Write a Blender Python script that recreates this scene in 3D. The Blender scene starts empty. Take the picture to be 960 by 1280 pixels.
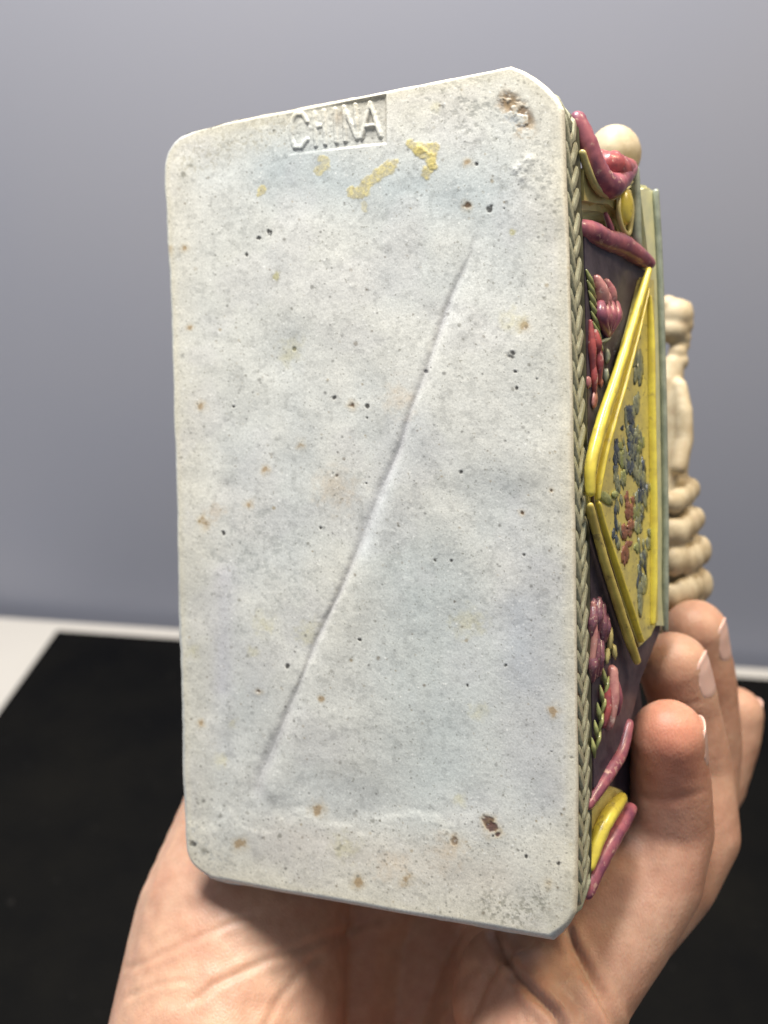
import bpy, bmesh, math, random
import numpy as np
from mathutils import Vector, Matrix, Euler
from mathutils.bvhtree import BVHTree
random.seed(7); rng = np.random.default_rng(7)
S = bpy.context.scene
C = S.collection

# ------------------------------------------------------------------ camera
FPX, CX, CY = 1250.0, 480.0, 640.0
cam_d = bpy.data.cameras.new('camera'); cam = bpy.data.objects.new('camera', cam_d); C.objects.link(cam)
S.camera = cam
CAM_H = 0.42
cam.matrix_world = Matrix.Translation((0, 0, CAM_H)) @ Euler((math.radians(90 - 30), 0, 0)).to_matrix().to_4x4() @ Matrix.Rotation(math.radians(1.8), 4, 'Z')
M = cam.matrix_world.copy()
cam_d.sensor_width = 36; cam_d.lens = FPX / 1280 * 36
cam_d.clip_start = 0.005; cam_d.clip_end = 50
cam_d.dof.use_dof = True; cam_d.dof.focus_distance = 0.178; cam_d.dof.aperture_fstop = 13.5

# ------------------------------------------------------------------ world and lamps
w = bpy.data.worlds.new('World'); S.world = w; w.use_nodes = True
w.node_tree.nodes['Background'].inputs[0].default_value = (0.82, 0.88, 1.0, 1)
w.node_tree.nodes['Background'].inputs[1].default_value = 0.36

def P(x, y, Z):                      # picture point at depth Z (cm) -> metres, world
    v = Vector(((x - CX) / FPX * Z, -(y - CY) / FPX * Z, -Z)) * 0.01
    return M @ v
def camdir(v): return (M.to_3x3() @ Vector(v)).normalized()

def area(name, pos_cam, target_cam, size, power, col, sy=None):
    l = bpy.data.lights.new(name, 'AREA'); l.energy = power; l.color = col; l.size = size
    if sy: l.shape = 'RECTANGLE'; l.size_y = sy
    o = bpy.data.objects.new(name, l); C.objects.link(o)
    a = M @ Vector(pos_cam); b = M @ Vector(target_cam)
    o.location = a; o.rotation_euler = (b - a).to_track_quat('-Z', 'Y').to_euler()
    return o
area('ceiling_lamp', (-0.06, 0.60, -0.42), (0.0, 0, -0.20), 0.08, 6.0, (1.0, 0.82, 0.55))
area('top_fill', (-0.10, 0.64, 0.03), (0, 0, -0.2), 0.26, 12.6, (1.0, 0.99, 0.975))  # soft fill added above the camera to light the underside
area('right_fill', (0.36, 0.55, 0.04), (0.07, 0.0, -0.22), 0.16, 3.6, (1.0, 0.80, 0.52))  # warm fill added on the right to brighten side band and fingers
S.view_settings.view_transform = 'Standard'; S.view_settings.look = 'None'
S.view_settings.exposure = 0; S.view_settings.gamma = 1
S.render.engine = 'CYCLES'

# ------------------------------------------------------------------ helpers
def link(o, parent=None):
    C.objects.link(o)
    if parent is not None: o.parent = parent
    return o
def mesh_obj(name, verts, faces, mat, parent=None, smooth=True):
    me = bpy.data.meshes.new(name); me.from_pydata([tuple(v) for v in verts], [], faces)
    me.update()
    if smooth: me.polygons.foreach_set('use_smooth', [True] * len(me.polygons))
    if mat: me.materials.append(mat)
    return link(bpy.data.objects.new(name, me), parent)
def tag(o, label, cat=None, group=None, kind=None):
    if label: o['label'] = label
    if cat: o['category'] = cat
    if group: o['group'] = group
    if kind: o['kind'] = kind
    return o

class N:                              # small node builder
    def __init__(s, name):
        s.m = bpy.data.materials.new(name); s.m.use_nodes = True
        s.t = s.m.node_tree; s.b = s.t.nodes['Principled BSDF']; s.x = {}
    def n(s, typ, **k):
        q = s.t.nodes.new(typ)
        for a, b in k.items():
            if a.startswith('i_'):
                a = a[2:]; q.inputs[int(a) if a.isdigit() else a.replace('_', ' ')].default_value = b
            else: setattr(q, a, b)
        return q
    def l(s, a, b): s.t.links.new(a, b)
    def coord(s): return s.n('ShaderNodeTexCoord').outputs['Object']
    def noise(s, scale, detail=4, rough=.55, dist=0, vec=None):
        q = s.n('ShaderNodeTexNoise'); q.inputs['Scale'].default_value = scale
        q.inputs['Detail'].default_value = detail; q.inputs['Roughness'].default_value = rough
        q.inputs['Distortion'].default_value = dist
        s.l(vec or s.coord(), q.inputs['Vector']); return q.outputs['Fac']
    def ramp(s, fac, stops):
        q = s.n('ShaderNodeValToRGB'); e = q.color_ramp.elements
        while len(e) < len(stops): e.new(.5)
        for i, (p, c) in enumerate(stops):
            e[i].position = p; e[i].color = c if len(c) == 4 else (*c, 1)
        s.l(fac, q.inputs[0]); return q.outputs[0]
    def mix(s, fac, a, b, mode='MIX'):
        q = s.n('ShaderNodeMix', data_type='RGBA', blend_type=mode)
        for sock, v in ((q.inputs[0], fac), (q.inputs[6], a), (q.inputs[7], b)):
            if hasattr(v, 'links'): s.l(v, sock)
            else: sock.default_value = v if not isinstance(v, tuple) or len(v) == 4 else (*v, 1)
        return q.outputs[2]
    def bump(s, h, strength, dist):
        q = s.n('ShaderNodeBump'); q.inputs['Strength'].default_value = strength
        q.inputs['Distance'].default_value = dist; s.l(h, q.inputs['Height'])
        s.l(q.outputs[0], s.b.inputs['Normal']); return q
    def set(s, **k):
        for a, v in k.items():
            i = s.b.inputs[a.replace('_', ' ')]
            if hasattr(v, 'links'): s.l(v, i)
            else: i.default_value = v if not isinstance(v, tuple) or len(v) == 4 or a == 'Subsurface_Radius' else (*v, 1)
        return s

def glaze(name, col, col2=None, rough=.32, scale=900, amt=.5, speck=None, coat=.3):
    k = N(name)
    c2 = col2 or tuple(x * .6 for x in col)
    f = k.ramp(k.noise(scale, 4, .6), [(.38, c2), (.6, col)])
    if speck:
        f = k.mix(k.ramp(k.noise(scale * 2.2, 3, .6), [(.60, (0, 0, 0)), (.68, (1, 1, 1))]), f, speck)
    k.set(Base_Color=f, Roughness=rough, Coat_Weight=coat, Coat_Roughness=.15)
    k.bump(k.noise(scale * .7, 3), .35, .0004)
    return k.m

# ------------------------------------------------------------------ setting
def on_table(x, y, z=0.0):            # where the line of sight through a picture point meets the table height z
    o = M.translation; d = (P(x, y, 100) - o)
    t = (z - o.z) / d.z
    return o + d * t
kw = N('painted_wall')
kw.set(Base_Color=kw.ramp(kw.noise(3, 3), [(.3, (.295, .31, .375)), (.7, (.325, .33, .375))]), Roughness=.8)
kt = N('white_laminate'); kt.set(Base_Color=kt.ramp(kt.noise(6, 3), [(.3, (.54, .51, .47)), (.7, (.60, .57, .52))]), Roughness=.45)
km = N('black_felt')
km.set(Base_Color=km.ramp(km.noise(9, 5, .65), [(.35, (.0016, .0018, .0024)), (.72, (.0065, .006, .005))]), Roughness=.8, Specular_IOR_Level=.08)
lint = km.ramp(km.noise(160, 2, .5), [(.715, (0, 0, 0)), (.76, (1, 1, 1))])
km.set(Base_Color=km.mix(lint, km.ramp(km.noise(9, 5, .65), [(.35, (.0016, .0018, .0024)), (.72, (.0065, .006, .005))]), (.014, .013, .012)))
km.bump(km.noise(700, 3), .5, .0006)
TL = on_table(72, 790); TR = on_table(980, 852); BLm = on_table(-60, 975)
dx = (TR - TL).normalized(); dy = Vector((-dx.y, dx.x, 0))          # along and away
def box(name, o, ax, ay, L, Wd, z0, z1, mat, parent=None, bev=0.0):
    bm = bmesh.new()
    vs = []
    for z in (z0, z1):
        for a, b in ((0, 0), (L, 0), (L, Wd), (0, Wd)):
            p = o + ax * a + ay * b; vs.append(bm.verts.new((p.x, p.y, z)))
    for f in ((3, 2, 1, 0), (4, 5, 6, 7), (0, 1, 5, 4), (1, 2, 6, 5), (2, 3, 7, 6), (3, 0, 4, 7)): bm.faces.new([vs[i] for i in f])
    if bev: bmesh.ops.bevel(bm, geom=bm.edges[:], offset=bev, segments=2, affect='EDGES')
    bmesh.ops.recalc_face_normals(bm, faces=bm.faces[:])
    me = bpy.data.meshes.new(name); bm.to_mesh(me); bm.free(); me.materials.append(mat)
    return link(bpy.data.objects.new(name, me), parent)
ft = on_table(72, 772) - TL
gap = abs(ft.dot(dy))
tb = box('table_top', TL - dx * .9 - dy * 1.3, dx, dy, 2.6, 1.3 + gap, -.03, -.002, kt.m, bev=.002)
tag(tb, 'white table top under the black mat, showing at the far left', kind='structure')
# mat: left edge follows the photo
le = (TL - BLm).normalized()
bmv = [TL - le * 1.1, TL, TL + dx * 1.4, TL + dx * 1.4 - le * 1.1]
bm = bmesh.new(); lo = [bm.verts.new((p.x, p.y, -.0015)) for p in bmv]; hi = [bm.verts.new((p.x, p.y, .0015)) for p in bmv]
bm.faces.new(lo); bm.faces.new(hi[::-1])
for i in range(4): bm.faces.new((lo[i], hi[i], hi[(i + 1) % 4], lo[(i + 1) % 4]))
bmesh.ops.recalc_face_normals(bm, faces=bm.faces[:])
me = bpy.data.meshes.new('mat'); bm.to_mesh(me); bm.free(); me.materials.append(km.m)
mat_o = link(bpy.data.objects.new('mat', me))
tag(mat_o, 'plain black mat lying flat on the white table behind the hand', 'mat')
wo = TL + dy * (gap + .012)
wl = box('wall', wo - dx * 2.5, dx, dy, 5, .05, -.9, 2.4, kw.m); tag(wl, 'plain blue grey wall behind the table, out of focus', kind='structure')

# ------------------------------------------------------------------ figurine frame (centimetres inside)
U = np.array([0.90855618, 0.0057928, 0.41772252]); V = np.array([-0.02411444, 0.99896387, 0.03859625])
NN = np.array([-0.41706613, -0.04514, 0.9077545]); CC = np.array([-0.57220247, 0.02941567, -19.03543758])
R = np.c_[U, -V, -NN]
def ray(x, y): return np.array([(x - CX) / FPX, -(y - CY) / FPX, -1.0])
def loc(x, y, Z): return R.T @ (ray(x, y) * Z - CC)
O_ = R.T @ (-CC)
def locF(x, y, h=0.0):
    d = R.T @ ray(x, y); return O_ + d * ((h - O_[2]) / d[2])
TH = 1.12; XB = locF(716, 640)[0]; SL = .21
def locS(x, y, off=0.0, sl=SL):       # flared long side of the couch
    d = R.T @ ray(x, y)
    # x - XB - off - (z-TH)*sl = 0
    a = d[0] - sl * d[2]; b = XB + off - O_[0] + sl * (O_[2] - TH)
    return O_ + d * (b / a)
def px_of(p):                         # local cm (n,3) -> picture point
    q = p @ R.T + CC
    return CX + FPX * q[:, 0] / -q[:, 2], CY - FPX * q[:, 1] / -q[:, 2]
fig = bpy.data.objects.new('ceramic_figurine', None); C.objects.link(fig); fig.empty_display_size = .02
T4 = Matrix.Identity(4)
for i in range(3):
    for j in range(3): T4[i][j] = R[i, j]
    T4[i][3] = CC[i] * .01
fig.matrix_world = M @ T4
tag(fig, 'glazed ceramic couch figurine turned on its side so its speckled unglazed underside faces the viewer', 'figurine')

# ------------------------------------------------------------------ value noise in numpy
def vnoise(x, y, scale, seed, octaves=4, rough=.5):
    out = np.zeros_like(x); amp = 1; tot = 0
    for o in range(octaves):
        r_ = np.random.default_rng(seed * 31 + o); g = r_.random((256, 256))
        sx = x * scale * 2 ** o + 57.3 * o; sy = y * scale * 2 ** o + 91.7 * o
        ix = np.floor(sx).astype(int); iy = np.floor(sy).astype(int); fx = sx - ix; fy = sy - iy
        fx = fx * fx * (3 - 2 * fx); fy = fy * fy * (3 - 2 * fy)
        a = g[ix % 256, iy % 256]; b = g[(ix + 1) % 256, iy % 256]; c = g[ix % 256, (iy + 1) % 256]; d = g[(ix + 1) % 256, (iy + 1) % 256]
        out += amp * ((a * (1 - fx) + b * fx) * (1 - fy) + (c * (1 - fx) + d * fx) * fy); tot += amp; amp *= rough
    return out / tot
def sstep(a, b, x): t = np.clip((x - a) / (b - a), 0, 1); return t * t * (3 - 2 * t)
def seg_d(px, py, pts):
    best = np.full(px.shape, 1e9); side = np.zeros(px.shape); tt = np.zeros(px.shape); L = len(pts) - 1
    for i in range(L):
        (x0, y0), (x1, y1) = pts[i][:2], pts[i + 1][:2]
        dx_, dy_ = x1 - x0, y1 - y0; l2 = dx_ * dx_ + dy_ * dy_ + 1e-9
        t = np.clip(((px - x0) * dx_ + (py - y0) * dy_) / l2, 0, 1)
        d = np.hypot(px - x0 - t * dx_, py - y0 - t * dy_); m = d < best
        best = np.where(m, d, best); side = np.where(m, np.sign((px - x0) * dy_ - (py - y0) * dx_), side); tt = np.where(m, (i + t) / L, tt)
    return best, side, tt

# ------------------------------------------------------------------ underside with its relief
left_px = [(263, 1102), (250, 1094), (238, 1082), (232, 1066), (230, 1040), (226, 920), (222, 800), (217, 600), (212, 420), (206, 260), (204, 205), (207, 190), (216, 175), (230, 164), (246, 158)]
right_px = [(690, 1180), (700, 1171), (712, 1157), (720, 1142), (721, 1120), (721, 1000), (719, 760), (716, 600), (712, 400), (707, 220), (704, 136), (697, 122), (684, 108), (668, 95), (655, 87), (640, 83)]
Lc = np.array([locF(*p)[:2] for p in left_px]); Rc = np.array([locF(*p)[:2] for p in right_px])
ytop = (Lc[-1, 1] + Rc[-1, 1]) / 2; ybot = (Lc[0, 1] + Rc[0, 1]) / 2      # local y points down the picture
Lc[-1, 1] = Rc[-1, 1] = ytop; Lc[0, 1] = Rc[0, 1] = ybot
NX, NY = 440, 940
rows = np.linspace(ytop, ybot, NY)
xl = np.interp(rows, Lc[::-1, 1], Lc[::-1, 0]); xr = np.interp(rows, Rc[::-1, 1], Rc[::-1, 0])
xl += (vnoise(rows, rows * 0, .9, 3, 4) - .5) * .11; xr += (vnoise(rows, rows * 0, 1.1, 4, 3) - .5) * .025
a = np.linspace(0, 1, NX)
X = xl[:, None] * (1 - a) + xr[:, None] * a; Y = np.repeat(rows[:, None], NX, 1)
wob = (vnoise(X, X * 0, .9, 5, 5) - .5) * .12
Y = Y + wob * np.maximum(sstep(ytop + .5, ytop, Y), sstep(ybot - .5, ybot, Y))
PXX, PXY = px_of(np.c_[X.ravel(), Y.ravel(), np.zeros(X.size)]); px = PXX.reshape(X.shape); py = PXY.reshape(X.shape)
# distance to rim
bl = np.concatenate([np.c_[xl, rows], np.c_[xr, rows][::-1]]); bl = bl[::12]
bl = np.vstack([bl, bl[:1]])
dist = np.minimum(np.minimum(X - xl[:, None], xr[:, None] - X) + 0 * Y, np.minimum(Y - ytop, ybot - Y))
near = (np.minimum(Y - ytop, ybot - Y) < 1.0)
ring = np.vstack([np.c_[xl, rows][::5], np.c_[xl, rows][-1:], np.c_[xr, rows][::-5], np.c_[xr, rows][:1], np.c_[xl, rows][:1]])
ring = [tuple(q) for q in ring]
for sel_, top in ((Y - ytop < 1.0, 1), (ybot - Y < 1.0, 0)):
    sub_ = [p for p in ring]
    segs = [(p, q_) for p, q_ in zip(ring[:-1], ring[1:]) if ((p[1] - ytop < 1.3) if top else (ybot - p[1] < 1.3))]
    bx_, by_ = X[sel_], Y[sel_]; bd = np.full(bx_.shape, 9.)
    for p, q_ in segs: bd = np.minimum(bd, seg_d(bx_, by_, [p, q_])[0])
    dist[sel_] = np.minimum(dist[sel_], bd)
leftn = sstep(.5, .1, X - xl[:, None]); botn = sstep(.5, .1, ybot - Y)
be = .075 + .09 * botn + .03 * leftn + .03 * (vnoise(X, Y, 1.6, 15, 2) - .5)
H = np.where(dist < be, be - np.sqrt(np.maximum(be * be - (be - dist) ** 2, 0)), 0)       # h grows away from viewer
Hrel = np.zeros_like(H)
n_lo = vnoise(X, Y, .45, 11, 3); n_md = vnoise(X, Y, 2.2, 12, 4); n_hi = vnoise(X, Y, 14, 13, 3, .6); n_gr = rng.random(X.shape)
Hrel += (n_lo - .5) * .10 + (n_md - .5) * .015 + (n_hi - .5) * .0028
groove = [(604, 262), (588, 318), (562, 374), (546, 425), (531, 470), (514, 512), (500, 560), (478, 610), (464, 645), (446, 690), (428, 735), (396, 800), (374, 858), (362, 885), (340, 938), (325, 972), (316, 1002)]
gd, gs, gt = seg_d(px, py, groove)
gw = 3.5 + 5.5 * gt * (.5 + .5 * np.sin(gt * 14 + 1)) + 4 * (n_md - .4)
gw = np.maximum(gw, 2.5); gfade = sstep(0, .18, gt) * (0.80 + .3 * np.sin(gt * 12.5) ** 2) * sstep(1.0, .96, gt + 0 * gd)
Hrel += .036 * gfade * np.exp(-(gd / gw) ** 2) 
sgn = -gs * gd                                     # right of the groove positive or negative, blended below
rightside = np.where(px > np.interp(py, [g[1] for g in groove], [g[0] for g in groove]), 1.0, 0.0)
Hrel -= .030 * gfade * np.where(rightside > 0, np.exp(-((gd - 22) / 20) ** 2), 0)
# long shallow dents
for pts, wdt, dep in (([(285, 610), (282, 720), (268, 890)], 13, .022), ([(650, 640), (655, 820), (650, 1040)], 38, .03), ([(360, 250), (300, 300), (330, 420)], 40, .02), ([(600, 640), (560, 900), (480, 1000)], 60, .05), ([(545, 240), (590, 300), (570, 380)], 25, .02)):
    d_, _, t_ = seg_d(px, py, pts); Hrel += dep * np.exp(-(d_ / wdt) ** 2)
Hrel -= .022 * sstep(1010, 1040, py + 14 * (n_md - .5) * 4) * sstep(640, 540, px)
# vertical wipe marks
Hrel += .0022 * (vnoise(X * 9 + Y * .3, Y * .35, 1.6, 21, 3) - .5) * 2 * sstep(380, 480, px) * sstep(620, 540, px) * sstep(520, 620, py) * sstep(900, 780, py)
# impressed name box with raised letters
def quadmask(p4, soft):
    m = np.ones(px.shape); n = len(p4)
    for i in range(n):
        (x0, y0), (x1, y1) = p4[i], p4[(i + 1) % n]; l = math.hypot(x1 - x0, y1 - y0)
        m = np.minimum(m, sstep(-soft, soft, ((x1 - x0) * (py - y0) - (y1 - y0) * (px - x0)) / l))
    return m
boxm = quadmask([(357, 143), (482, 119), (483, 179), (362, 193)], 1.8)
Hrel += boxm * (.010 + .040 * sstep(400, 475, px))
LET = {'C': [[(384, 152), (378, 142), (369, 143), (364, 153), (364, 172), (368, 184), (377, 184), (384, 174)]],
       'H': [[(393, 141), (395, 182)], [(394, 159), (404, 157)], [(405, 139), (407, 180)]],
       'I': [[(419, 137), (421, 178)]],
       'N': [[(432, 176), (430, 134), (446, 173), (444, 131)]],
       'A': [[(452, 172), (462, 128), (475, 170)], [(456, 158), (470, 156)]]}
lettermask = np.zeros(px.shape)
sub = (px > 345) & (px < 495) & (py > 105) & (py < 205)
for ch, strokes in LET.items():
    for st in strokes:
        d_ = np.full(px.shape, 99.); d_[sub] = seg_d(px[sub], py[sub], st)[0]
        lettermask = np.maximum(lettermask, sstep(3.3, 1.5, d_))
wear = .78 + .3 * sstep(.35, .6, n_md)
Hrel -= lettermask * wear * (.022 + .020 * sstep(395, 460, px))
Hrel += (sub * boxm) * (n_hi - .5) * .012
# dirt crust and pits
spots = [(336, 290, 4.2, 'k'), (583, 257, 5, 'b'), (613, 261, 4.4, 'k'), (630, 260, 2, 'k'), (637, 446, 5, 'k'), (641, 441, 4, 'k'), (656, 408, 5.5, 'o'), (610, 1026, 7, 'm'), (615, 1036, 8, 'm'), (622, 1043, 4, 'm'),
    (570, 1051, 5, 'b'), (691, 888, 6, 'o'), (684, 1104, 5, 'b'), (418, 497, 3.4, 'k'), (440, 506, 4.5, 'b'), (459, 508, 2.6, 'k'), (416, 592, 2.6, 'k'), (421, 595, 2.6, 'k'), (332, 587, 4, 'o'), (311, 631, 4, 'o'), (257, 653, 6, 'o'),
    (279, 667, 3, 'k'), (532, 465, 3.6, 'k'), (459, 522, 2, 'k'), (631, 832, 2.8, 'k'), (583, 858, 2.6, 'k'), (360, 832, 3.6, 'k'), (323, 864, 3.4, 'b'), (398, 1012, 7, 'o'), (300, 1055, 6.5, 'o'), (447, 1103, 6, 'o'), (508, 1099, 6, 'o'),
    (240, 1055, 4.5, 'k'), (255, 1062, 4, 'g'), (376, 556, 4, 'o'), (237, 410, 3, 'o'), (251, 507, 5, 'o'), (645, 465, 2.6, 'k'), (671, 474, 2.2, 'k'), (646, 485, 2.2, 'k'), (651, 641, 3, 'b'), (689, 613, 2.8, 'b'), (654, 694, 2.2, 'k'),
    (658, 1071, 2.6, 'k'), (698, 1080, 2.4, 'k'), (714, 948, 2.3, 'k'), (689, 940, 2, 'k'), (458, 604, 2, 'k'), (563, 701, 2.5, 'k'), (543, 701, 2, 'k'), (450, 800, 2, 'k'), (400, 660, 2, 'k'), (367, 436, 2.8, 'k'), (291, 508, 2, 'k'), (576, 590, 2.4, 'k'),
    (238, 207, 4, 'g'), (230, 218, 3, 'g'), (322, 297, 2.6, 'k'), (307, 318, 2.4, 'k'), (345, 345, 5, 'y'), (232, 310, 4, 'o'), (211, 312, 4, 'o'), (362, 440, 16, 'Y'), (575, 1000, 9, 'Y'), (585, 780, 18, 'Y'), (385, 790, 14, 'Y'), (430, 1060, 16, 'Y'), (490, 1085, 20, 'O'), (560, 1065, 22, 'O'), (330, 780, 14, 'Y'),
    (270, 640, 12, 'O'), (500, 500, 22, 'O'), (420, 610, 25, 'O'), (640, 400, 15, 'Y'), (598, 890, 10, 'Y'), (275, 950, 9, 'Y'), (240, 815, 8, 'Y'), (318, 815, 7, 'Y'), (545, 133, 7, 'Y'), (640, 290, 4, 'y'), (585, 203, 4, 'o'), (597, 205, 2.6, 'k'), (616, 1045, 2.4, 'k'), (403, 873, 3, 'o'), (250, 905, 4, 'o'), (290, 905, 6, 'Y')]
base = np.empty(X.shape + (3,))
A_ = np.array([.61, .60, .55]); B_ = np.array([.50, .515, .50]); Cw = np.array([.63, .575, .45])
tcool = sstep(.38, .66, .55 * n_lo + .45 * vnoise(X, Y, .7, 31, 4) + .10 * np.exp(-((px - 545) / 150) ** 2 - ((py - 700) / 260) ** 2))
edge = sstep(1.15, .0, dist) * .75 + .38 * sstep(1000, 1070, py) + .12 * sstep(300, 150, py)
base[:] = A_
base = base * (1 - .7 * tcool[..., None]) + B_ * .7 * tcool[..., None]
base = base * (1 - edge[..., None] * .6) + Cw * edge[..., None] * .6
base *= (1 + (n_md - .5) * .15 + (n_hi - .5) * .16 + (n_gr - .5) * .06)[..., None]
def tint(pts, rad, c, a_):
    global base
    m = (np.exp(-(seg_d(px, py, pts)[0] / rad) ** 2) * a_ * (.7 + .6 * n_md))[..., None]; base = base * (1 - m) + np.array(c) * m
tint([(350, 210), (470, 230), (600, 240)], 45, (.455, .50, .505), .7)
tint([(675, 700), (680, 1000)], 30, (.44, .445, .45), .55); tint([(645, 760), (650, 850)], 22, (.40, .43, .47), .5)
tint([(520, 720), (540, 960)], 70, (.47, .505, .49), .6); tint([(280, 720), (275, 860)], 16, (.50, .49, .52), .6)
tint([(290, 330), (300, 480)], 60, (.61, .595, .53), .5); tint([(240, 500), (250, 1000)], 22, (.60, .575, .50), .5)
tint([(350, 1050), (480, 1075), (620, 1100)], 34, (.63, .575, .49), .6); tint([(430, 600), (420, 780)], 34, (.60, .58, .51), .5)
tint([(492, 590), (470, 640), (455, 690)], 11, (.66, .675, .66), .7)  # white sheen painted into the clay colour
str_ = (vnoise(X * 7 + Y * .35, Y * .28, 1.2, 44, 3, .6) - .5) * sstep(380, 440, px) * sstep(600, 540, px) * sstep(500, 620, py) * sstep(960, 860, py); base *= (1 + .12 * str_)[..., None]
lav = sstep(.5, .68, vnoise(X, Y, .9, 41, 4))[..., None]; base = base * (1 - lav * .18) + np.array([.51, .49, .505]) * lav * .18
mot = sstep(.60, .74, vnoise(X, Y, 7, 42, 3))[..., None]; base *= 1 - .14 * mot
dk = np.array([.035, .032, .028]); COL = {'k': dk, 'b': (.10, .055, .025), 'o': (.30, .18, .07), 'm': (.09, .04, .035), 'g': (.20, .19, .15), 'y': (.42, .38, .15), 'Y': (.55, .50, .28), 'O': (.56, .44, .31)}
def blend(mask, c):
    global base
    base = base * (1 - mask[..., None]) + np.array(c) * mask[..., None]
wx = (vnoise(X, Y, 9, 51, 3, .6) - .5); 
ppx = np.linalg.norm(locF(480, 640) - locF(481, 640)); 
def local_patch(cx, cy, r):
    p_ = locF(cx, cy); j = int((p_[1] - ytop) / (ybot - ytop) * (NY - 1)); j = min(max(j, 0), NY - 1)
    i = int((p_[0] - xl[j]) / (xr[j] - xl[j]) * (NX - 1)); w_ = int(r * 1.5 + 3)
    a0, a1 = max(j - w_, 0), min(j + w_ + 1, NY); b0, b1 = max(i - w_, 0), min(i + w_ + 1, NX)
    if a0 >= a1 or b0 >= b1: return (np.zeros(0, int), np.zeros(0, int))
    g_ = np.mgrid[a0:a1, b0:b1]; return (g_[0].ravel(), g_[1].ravel())
for (cx, cy, r, k) in spots:
    r *= 1.0 if k in 'YOm' else 1.12; big = k in 'YO'; ii = local_patch(cx, cy, r * 2.6 + 3)
    d_ = np.hypot(px[ii] - cx, py[ii] - cy) + wx[ii] * r * 1.9
    if big: m = sstep(r * 1.5, 0, d_) * .38 * (.5 + n_hi[ii])
    else:
        halo = sstep(r * 2.3, r * .4, d_) * (.0 if k == 'k' else .30) + sstep(r * 1.5, r * .5, d_) * .12
        hc = np.array((.45, .33, .16)) if k in 'obm' else np.array((.35, .34, .30))
        base[ii] = base[ii] * (1 - halo[:, None]) + hc * halo[:, None]
        m = sstep(r * .95, r * .42, d_) * (.92 if k in 'kbm' else .62)
        if k in 'kbm': Hrel[ii] += .010 * m
    base[ii] = base[ii] * (1 - m[:, None]) + np.array(COL[k]) * m[:, None]
rs = np.random.default_rng(77)
for i in range(5600):
    cx = rs.uniform(206, 722); cy = rs.uniform(90, 1180)
    if i % 5 == 0: cy = rs.uniform(1010, 1150)
    r = min(.75 + rs.exponential(.42), 2.7); ii = local_patch(cx, cy, r * 2.2 + 1)
    if len(ii[0]) == 0: continue
    clus = vnoise(np.array([cx / 90.]), np.array([cy / 90.]), 1.0, 61, 3)[0]
    if rs.random() > clus * 1.5: continue
    d_ = np.hypot(px[ii] - cx, py[ii] - cy) + wx[ii] * r * 1.4
    m = sstep(r * 1.2, r * .4, d_) * rs.uniform(.15, .72)
    c_ = [(.08, .075, .065), (.16, .15, .12), (.27, .20, .10), (.13, .09, .05)][rs.choice(4, p=[.42, .33, .13, .12])]
    base[ii] = base[ii] * (1 - m[:, None]) + np.array(c_) * m[:, None]
# crust near the upper right corner, grime lower right, corner scuffs
def patch(pts, rad, col, amt, lo=.42, hi=.58, rel=0.0, seed=71, sc=10):
    global base, Hrel
    d_ = seg_d(px, py, pts)[0]; nn = vnoise(X, Y, sc, seed, 3, .65)
    m = sstep(rad, rad * .25, d_) * sstep(lo, hi, nn) * amt
    blend(m, col); Hrel += rel * m
patch([(634, 127), (648, 136), (657, 150)], 17, (.20, .12, .06), .9, .36, .52, .018, 71)
patch([(634, 127), (645, 140), (655, 160)], 22, (.40, .28, .15), .55, .45, .55, .0, 72)
patch([(636, 146), (648, 154)], 9, (.30, .33, .35), .6, .3, .5, .012, 73)
patch([(615, 1130), (650, 1145), (668, 1130)], 30, (.20, .19, .14), .55, .46, .66, .004, 74, 20)
patch([(236, 200), (290, 175), (350, 155)], 34, (.36, .33, .25), .50, .54, .70, .003, 75, 16)
patch([(240, 1040), (270, 1075)], 28, (.30, .31, .30), .5, .54, .70, .003, 76, 14)
patch([(560, 120), (640, 180), (680, 260)], 60, (.25, .25, .22), .45, .58, .68, .006, 77)
patch([(300, 690), (350, 720), (330, 660)], 70, (.30, .31, .29), .40, .58, .68, .004, 78, 9)
Hrel -= .028 * np.exp(-(seg_d(px, py, [(645, 212), (662, 200), (652, 222)])[0] / 5) ** 2) * (n_hi + .2)
for i in range(2600):                 # tiny raised grains, their sparkle painted in as white
    cx = rs.uniform(206, 722); cy = rs.uniform(90, 1180); r = rs.uniform(.7, 1.5); ii = local_patch(cx, cy, r * 1.6 + 1)
    if len(ii[0]) == 0: continue
    d_ = np.hypot(px[ii] - cx, py[ii] - cy); m = sstep(r * 1.2, r * .3, d_) * rs.uniform(.2, .8)
    base[ii] = base[ii] * (1 - m[:, None]) + np.array([.78, .77, .73]) * m[:, None]; Hrel[ii] -= .003 * m
# yellow glaze smears
def smear(pts, rad, amt, rel, seed):
    global base, Hrel
    d_, _, _ = seg_d(px, py, pts); e = d_ + (vnoise(X, Y, 7, seed, 3, .6) - .5) * rad * 1.5
    m = sstep(rad, rad * .62, e) * amt; tx = vnoise(X, Y, 16, seed + 1, 3, .7)
    blend(m * .55, (.50, .40, .12)); blend(m * sstep(.42, .62, tx) * .8, (.66, .55, .20)); blend(m * sstep(.60, .45, tx) * .35, (.30, .22, .05))
    Hrel -= rel * m * (.4 + 1.5 * tx)
smear([(440, 240), (452, 240), (463, 228), (475, 217), (492, 206)], 8, .72, .004, 81)
smear([(514, 180), (528, 187), (543, 186), (541, 202), (534, 218)], 8, .8, .006, 83)
smear([(524, 190), (538, 194), (540, 205)], 7, .85, .008, 87)
smear([(398, 214), (407, 208), (406, 200)], 7, .55, .002, 85)
smear([(325, 240), (328, 237)], 6.5, .7, .003, 86)
smear([(455, 255), (457, 262)], 5, .35, 0, 88)
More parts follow.
